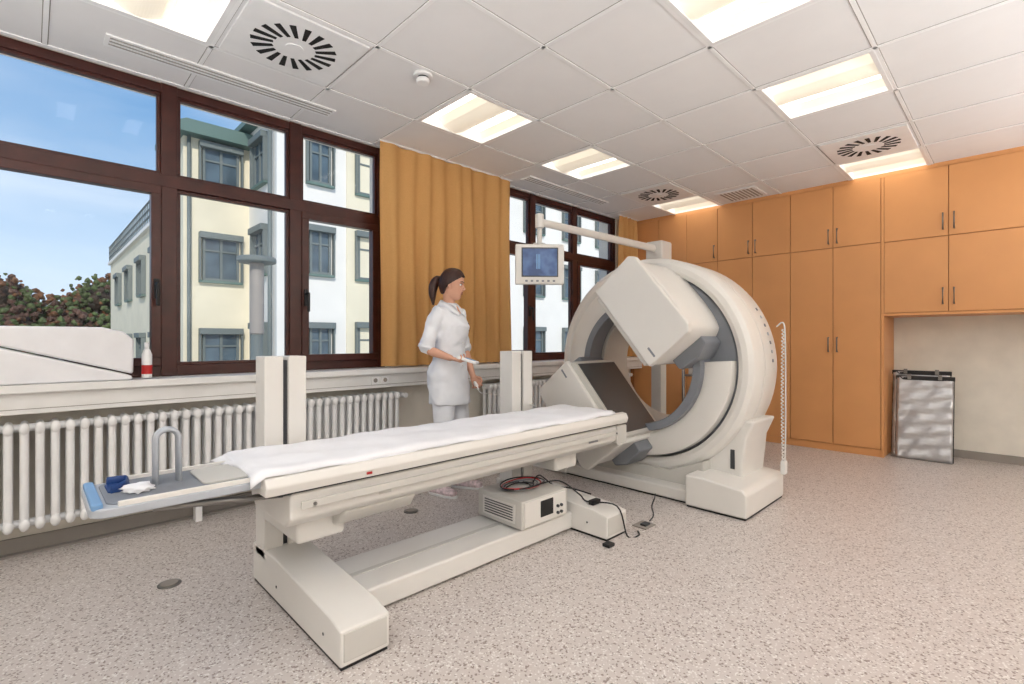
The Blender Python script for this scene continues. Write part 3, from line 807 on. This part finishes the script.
prof = [(-.118, .030, -.010, .012), (-.112, .062, .0, .030), (-.100, .078, .020, .040), (-.085, .083, .030, .047), (-.068, .082, .045, .052), (-.050, .084, .060, .057), (-.030, .084, .074, .061), (-.010, .083, .084, .066),
        (.010, .082, .088, .069), (.030, .086, .090, .071), (.050, .086, .090, .071), (.070, .080, .086, .069), (.088, .068, .078, .062), (.102, .052, .064, .050), (.112, .030, .044, .034), (.117, .010, .016, .014)]
bm = bmesh.new(); rs = []
for (z, fr, bk, hw) in prof:
    R = []
    for j in range(40):
        a = 2*math.pi*j/40; ca, sa = math.cos(a), math.sin(a)
        X = (fr if ca > 0 else bk)*abs(ca)**.9*(1 if ca > 0 else -1)
        R.append(bm.verts.new(Hh(X, hw*sa, z)))
    rs.append(R)
for A, Bq in zip(rs[:-1], rs[1:]):
    for j in range(40): bm.faces.new([A[j], A[(j+1) % 40], Bq[(j+1) % 40], Bq[j]])
bm.faces.new(rs[0][::-1]); bm.faces.new(rs[-1])
add_tube(bm, [Hh(.080, 0, .022), Hh(.090, 0, .002), Hh(.103, 0, -.018), Hh(.094, 0, -.027)], [.007, .008, .0095, .008], 10)
add_tube(bm, [Hh(.088, -.011, -.024), Hh(.088, .011, -.024)], .0068, 8)
add_tube(bm, [Hh(.083, -.016, -.046), Hh(.088, 0, -.044), Hh(.083, .016, -.046)], [.004, .006, .004], 8)
add_tube(bm, [Hh(.081, -.014, -.058), Hh(.087, 0, -.059), Hh(.081, .014, -.058)], [.004, .0065, .004], 8)
for s in (-1, 1):
    add_tube(bm, [Hh(-.004, s*.070, .020), Hh(-.010, s*.078, 0), Hh(-.002, s*.068, -.028)], [(.008, .013), (.007, .017), (.006, .010)], 10, ref=hl_)
    add_tube(bm, [Hh(.078, s*.016, .029), Hh(.066, s*.046, .029)], .007, 8)
add_tube(bm, [L(-.02, 0, 1.43), L(-.012, 0, 1.50), Hh(-.020, 0, -.05)], [.056, .046, .048], 18)
o = finish(bm, 'head', M_skin, N, smooth=True); remesh(o, .0036, 2)
for s in (-1, 1):
    for nm, c_, r, sc, m_ in (('eye_white', (.069, s*.030, .010), .0115, (1, 1.25, .7), M_white), ('iris', (.0775, s*.031, .010), .0055, (.7, 1, 1), M_black)):
        bm = bmesh.new(); bmesh.ops.create_uvsphere(bm, u_segments=14, v_segments=10, radius=r)
        for v in bm.verts: v.co = Hh(c_[0]+v.co.x*sc[0], c_[1]+v.co.y*sc[1], c_[2]+v.co.z*sc[2])
        finish(bm, nm, m_, N, smooth=True)
    tube('eyelid', [Hh(.080, s*.016, .014), Hh(.081, s*.030, .019), Hh(.068, s*.044, .014)], [.0018, .0022, .0018], M_hair, N, 8, True)
    tube('eyebrow', [Hh(.088, s*.014, .030), Hh(.085, s*.030, .037), Hh(.070, s*.048, .032)], [.0024, .0028, .0016], M_hair, N, 8, True)
for z_, m_, x_ in ((-.046, .0036, .0895), (-.058, .0042, .0885)):
    tube('lip', [Hh(x_-.009, -.019, z_-.003), Hh(x_-.001, -.008, z_), Hh(x_-.001, .008, z_), Hh(x_-.009, .019, z_-.003)], [.0016, m_, m_, .0016], M_lip, N, 8, True)
bm = bmesh.new(); g = {}
NA, NZ = 72, 40
def hair_r(a, t):
    ph = t*math.pi*.80
    sp_ = max(0.0, math.sin(ph))**.8
    x = math.cos(a)*sp_; y = math.sin(a)*sp_; z = math.cos(ph)
    gr = 1+.010*math.sin(a*26+5*t)
    X = (x*.103 if x > 0 else x*.112)*gr; Y = y*.090*gr; Z = z*.130+.006
    if z < 0: X *= 1-.16*abs(z); Y *= 1-.30*abs(z)
    return X, Y, Z
for i in range(NA):
    a = -math.pi+2*math.pi*i/NA
    aa = abs(a)
    if aa < .55: tm = .40
    elif aa < 1.25: tm = .40+(aa-.55)/.7*.14
    elif aa < 1.75: tm = .54+(aa-1.25)/.5*.14
    elif aa < 2.2: tm = .68+(aa-1.75)/.45*.22
    else: tm = .92
    for k in range(NZ+1):
        g[i, k] = bm.verts.new(Hh(*hair_r(a, tm*k/NZ+.0001*(k == 0))))
for i in range(NA):
    for k in range(NZ):
        bm.faces.new([g[i, k], g[(i+1) % NA, k], g[(i+1) % NA, k+1], g[i, k+1]])
bmesh.ops.remove_doubles(bm, verts=bm.verts[:], dist=.0002)
o = finish(bm, 'hair', M_hair, N, smooth=True)
md = o.modifiers.new('s', 'SOLIDIFY'); md.thickness = .020; md.offset = -1
bm = bmesh.new()
add_tube(bm, smooth_path([Hh(-.092, 0, .03), Hh(-.122, 0, .03), Hh(-.145, 0, -.01), Hh(-.148, -.005, -.07), Hh(-.135, -.01, -.13), Hh(-.125, -.012, -.175)], 3), [.018, .02, .024, .030, .034, .036, .037, .037, .036, .034, .031, .027, .022, .016, .012, .008], 14)
finish(bm, 'ponytail', M_hair, N, smooth=True)
tube('hair_tie', [Hh(-.104, 0, .03), Hh(-.118, 0, .030)], .024, M_black, N, 14, True)

# ------------------------------------------------------------------ exterior
box('ground_courtyard', -80, 80, 6, 140, -4.2, -4.0, M_ground)
def facade_window(par, axis, u, z, plane, w=1.5, h=1.7):
    def bx(nm, ua, ub, na, nb, za, zb, m, bv=0.0):
        if axis == 'y': box(nm, ua, ub, plane+na, plane+nb, za, zb, m, par, bv)
        else: box(nm, plane+na, plane+nb, ua, ub, za, zb, m, par, bv)
    bx('w_glass', u-w/2, u+w/2, -.03, .02, z-h/2, z+h/2, M_gglass)
    for a, b, c_, d_ in ((u-w/2-.08, u-w/2, z-h/2, z+h/2), (u+w/2, u+w/2+.08, z-h/2, z+h/2), (u-.04, u+.04, z-h/2, z+h/2), (u-w/2-.08, u+w/2+.08, z-h/2-.08, z-h/2)):
        bx('w_frame', a, b, -.09, .0, c_, d_, M_gframe)
    bx('w_transom', u-w/2, u+w/2, -.08, 0, z+h*.18, z+h*.18+.06, M_gframe)
    bx('w_hood', u-w/2-.2, u+w/2+.2, -.26, 0, z+h/2, z+h/2+.22, M_gframe, .02)
    bx('w_side', u-w/2-.2, u-w/2-.15, -.18, 0, z-h/2-.1, z+h/2, M_gframe)
    bx('w_side', u+w/2+.15, u+w/2+.2, -.18, 0, z-h/2-.1, z+h/2, M_gframe)
    bx('w_sill', u-w/2-.2, u+w/2+.2, -.16, 0, z-h/2-.16, z-h/2-.08, M_roof)
Bd = empty('clinic_building', (10, 22, 0))
box('tall_block', 3.80, 8.4, 20.2, 22.2, -4, 8.3, M_render, Bd)
prism('tall_roof', [(3.35, 8.3), (8.4, 8.3), (8.4, 8.75), (3.8, 8.75), (3.35, 8.5)], 'y', 19.7, 22.6, M_roof, Bd)
box('terrace_block', 3.65, 8.4, 22.2, 40, -4, 5.9, M_render, Bd)
box('terrace_coping', 3.5, 8.4, 22.2, 40, 5.9, 6.05, M_rendw, Bd)
box('right_block', 5.9, 34, 17.3, 30, -4, 8.9, M_rendw, Bd)
box('right_cream_band', 8.35, 11.0, 17.25, 17.4, -4, 8.9, M_render, Bd)
box('right_eave', 5.5, 34, 16.8, 30, 8.9, 9.1, M_roof, Bd)
tube('downpipe', [(5.78, 17.6, -4), (5.78, 17.6, 8.9)], .07, M_gframe, Bd, 10)
tube('downpipe_b', [(3.95, 20.1, -4), (3.95, 20.1, 8.3)], .06, M_gframe, Bd, 10)
for z in (.9, 4.3, 7.5):
    facade_window(Bd, 'y', 4.95, z-.2, 20.2, 1.0, 1.4)
    facade_window(Bd, 'x', 18.8, z, 5.9, 1.0, 1.4)
    facade_window(Bd, 'y', 7.35, z, 17.3, .6, 1.4)
    for u in (9.4, 12.4, 15.4, 18.4, 21.4, 24.4, 27.4): facade_window(Bd, 'y', u, z, 17.3, 1.1, 1.5)
    if z < 7:
        for u in (23.8, 27.5, 31.5, 35.5): facade_window(Bd, 'x', u, z-.3, 3.65, 1.1, 1.4)
bm = bmesh.new()
for k in range(41):
    y = 22.3+k*.44; add_box(bm, 3.56, 3.60, y, y+.04, 6.05, 7.0)
for z in (6.35, 6.65, 6.98): add_box(bm, 3.55, 3.61, 22.3, 40, z, z+.05)
finish(bm, 'terrace_railing', M_gframe, Bd)
Lp = empty('street_lamp', (2.75, 9, -4))
tube('pole', [(2.75, 9.0, -4), (2.75, 9.0, 1.3)], .09, M_gframe, Lp, 16)
cyl('lantern', (2.75, 9.0), .11, 1.3, 2.5, M_base, Lp, 20, bevel=.02)
cyl('lamp_hat', (2.75, 9.0), .30, 2.5, 2.60, M_gframe, Lp, 24, bevel=.03)
Tr = empty('autumn_tree_line', (-6, 75, -4))
# foliage: many small leaf clumps gathered around crown centres
def ico_base():
    b = bmesh.new(); bmesh.ops.create_icosphere(b, subdivisions=1, radius=1)
    vs = [v.co.copy() for v in b.verts]; fs = [[v.index for v in f.verts] for f in b.faces]; b.free(); return vs, fs
IV, IF = ico_base()
crowns = []
for k in range(54):
    cx = -34+48*k/53+random.uniform(-.5, .5); cy = random.uniform(68, 78)
    crowns.append((cx, cy, random.uniform(3.0, 6.8), random.uniform(1.6, 2.8), k % 3))
for k in range(40):
    crowns.append((-34+48*k/39, random.uniform(64, 68), random.uniform(.5, 2.6), random.uniform(1.5, 2.2), 1 if k % 3 else 2))
for mi, mm in enumerate((M_leafA, M_leafB, M_leafC)):
    V_, F_ = [], []
    for (cx, cy, cz, R_, c_) in crowns:
        cnt = 130 if c_ == mi else 18
        for q in range(cnt):
            d = Vector((random.gauss(0, 1), random.gauss(0, 1), random.gauss(0, 1))).normalized()*R_*random.uniform(.6, 1.05)
            if d.y > R_*.5: continue
            r = random.uniform(.14, .34); b0 = len(V_)
            for v in IV: V_.append((cx+d.x+v.x*r*random.uniform(.6, 1.5), cy+d.y+v.y*r, cz+d.z+v.z*r*random.uniform(.6, 1.4)))
            for f in IF: F_.append([b0+i for i in f])
    me = bpy.data.meshes.new('foliage_%d' % mi); me.from_pydata(V_, [], F_); me.materials.append(mm)
    o = bpy.data.objects.new('foliage_%d' % mi, me); COL.objects.link(o); o.parent = Tr; o.matrix_parent_inverse = Matrix.Translation(Tr.location).inverted()
bm = bmesh.new()
for (cx, cy, cz, R_, c_) in crowns:
    add_tube(bm, [(cx, cy, -4), (cx+.2, cy, cz)], [.28, .12], 6)
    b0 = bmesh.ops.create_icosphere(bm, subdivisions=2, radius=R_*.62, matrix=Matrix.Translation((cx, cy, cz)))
finish(bm, 'trunks_and_inner_branches', M_trunk, Tr)

# ------------------------------------------------------------------ world & lights
w = bpy.data.worlds.new('World'); scene.world = w; w.use_nodes = True
nt = w.node_tree; bg = nt.nodes['Background']
tc = nt.nodes.new('ShaderNodeTexCoord'); sp = nt.nodes.new('ShaderNodeSeparateXYZ'); nt.links.new(tc.outputs['Generated'], sp.inputs[0])
rp = nt.nodes.new('ShaderNodeValToRGB'); nt.links.new(sp.outputs['Z'], rp.inputs['Fac'])
e = rp.color_ramp.elements; e[0].position = 0.0; e[0].color = rgb(216, 227, 240); e[1].position = 1.0; e[1].color = rgb(52, 104, 168)
x = e.new(.12); x.color = rgb(184, 208, 232); x = e.new(.40); x.color = rgb(92, 146, 198)
mp = nt.nodes.new('ShaderNodeMapping'); mp.inputs['Scale'].default_value = (2, 2, 7); nt.links.new(tc.outputs['Generated'], mp.inputs[0])
cn = nt.nodes.new('ShaderNodeTexNoise'); cn.inputs['Scale'].default_value = 1.1; cn.inputs['Detail'].default_value = 6; cn.inputs['Distortion'].default_value = .6
nt.links.new(mp.outputs[0], cn.inputs['Vector'])
cr = nt.nodes.new('ShaderNodeValToRGB'); cr.color_ramp.elements[0].position = .45; cr.color_ramp.elements[1].position = .8
cr.color_ramp.elements[1].color = (.6, .6, .6, 1)
nt.links.new(cn.outputs['Fac'], cr.inputs['Fac'])
mx = nt.nodes.new('ShaderNodeMix'); mx.data_type = 'RGBA'; mx.inputs['B'].default_value = rgb(232, 239, 246)
nt.links.new(cr.outputs['Color'], mx.inputs['Factor']); nt.links.new(rp.outputs['Color'], mx.inputs['A'])
nt.links.new(mx.outputs['Result'], bg.inputs['Color']); bg.inputs['Strength'].default_value = 1.0
sl = bpy.data.lights.new('sun', 'SUN'); sl.energy = 2.1; sl.angle = .01; sl.color = (1, .95, .86)
so = bpy.data.objects.new('sun', sl); COL.objects.link(so); so.location = (-5, -10, 20)
so.rotation_euler = Vector((.45, 1, -.75)).to_track_quat('-Z', 'Y').to_euler()
for nm, (xa, xb) in (('window_daylight', W1), ('window_daylight.001', W2)):
    pl = bpy.data.lights.new(nm, 'AREA'); pl.shape = 'RECTANGLE'; pl.size = xb-xa; pl.size_y = CH-SZ; pl.cycles.is_portal = True
    po = bpy.data.objects.new(nm, pl); COL.objects.link(po); po.location = ((xa+xb)/2, WY+.15, (CH+SZ)/2)
    po.rotation_euler = Vector((0, -1, 0)).to_track_quat('-Z', 'Z').to_euler()
for k, (x, y, pw) in enumerate(((-.7, -1.0, 44), (2.4, -1.7, 46), (5.0, -1.8, 32), (-1.0, 1.5, 30))):  # added fill lights out of view, aimed up to brighten the ceiling
    al = bpy.data.lights.new('added_bounce_fill', 'AREA'); al.shape = 'DISK'; al.size = .9; al.energy = pw; al.color = (.965, .98, 1.0)
    ao = bpy.data.objects.new('added_bounce_fill', al); COL.objects.link(ao); ao.location = (x, y, 1.5)
    ao.rotation_euler = (math.pi, 0, 0)

# ------------------------------------------------------------------ camera
cam = bpy.data.cameras.new('camera'); co = bpy.data.objects.new('camera', cam); COL.objects.link(co)
cam.sensor_width = 36; cam.lens = 494/1024*36; cam.shift_y = -2/1024
co.location = (0, 0, 1.2)
co.rotation_euler = (math.radians(90), 0, math.radians(45.7-90))
cam.clip_start = .05; cam.clip_end = 400
scene.camera = co
scene.view_settings.view_transform = 'Standard'
scene.view_settings.look = 'None'
scene.view_settings.exposure = 0.36
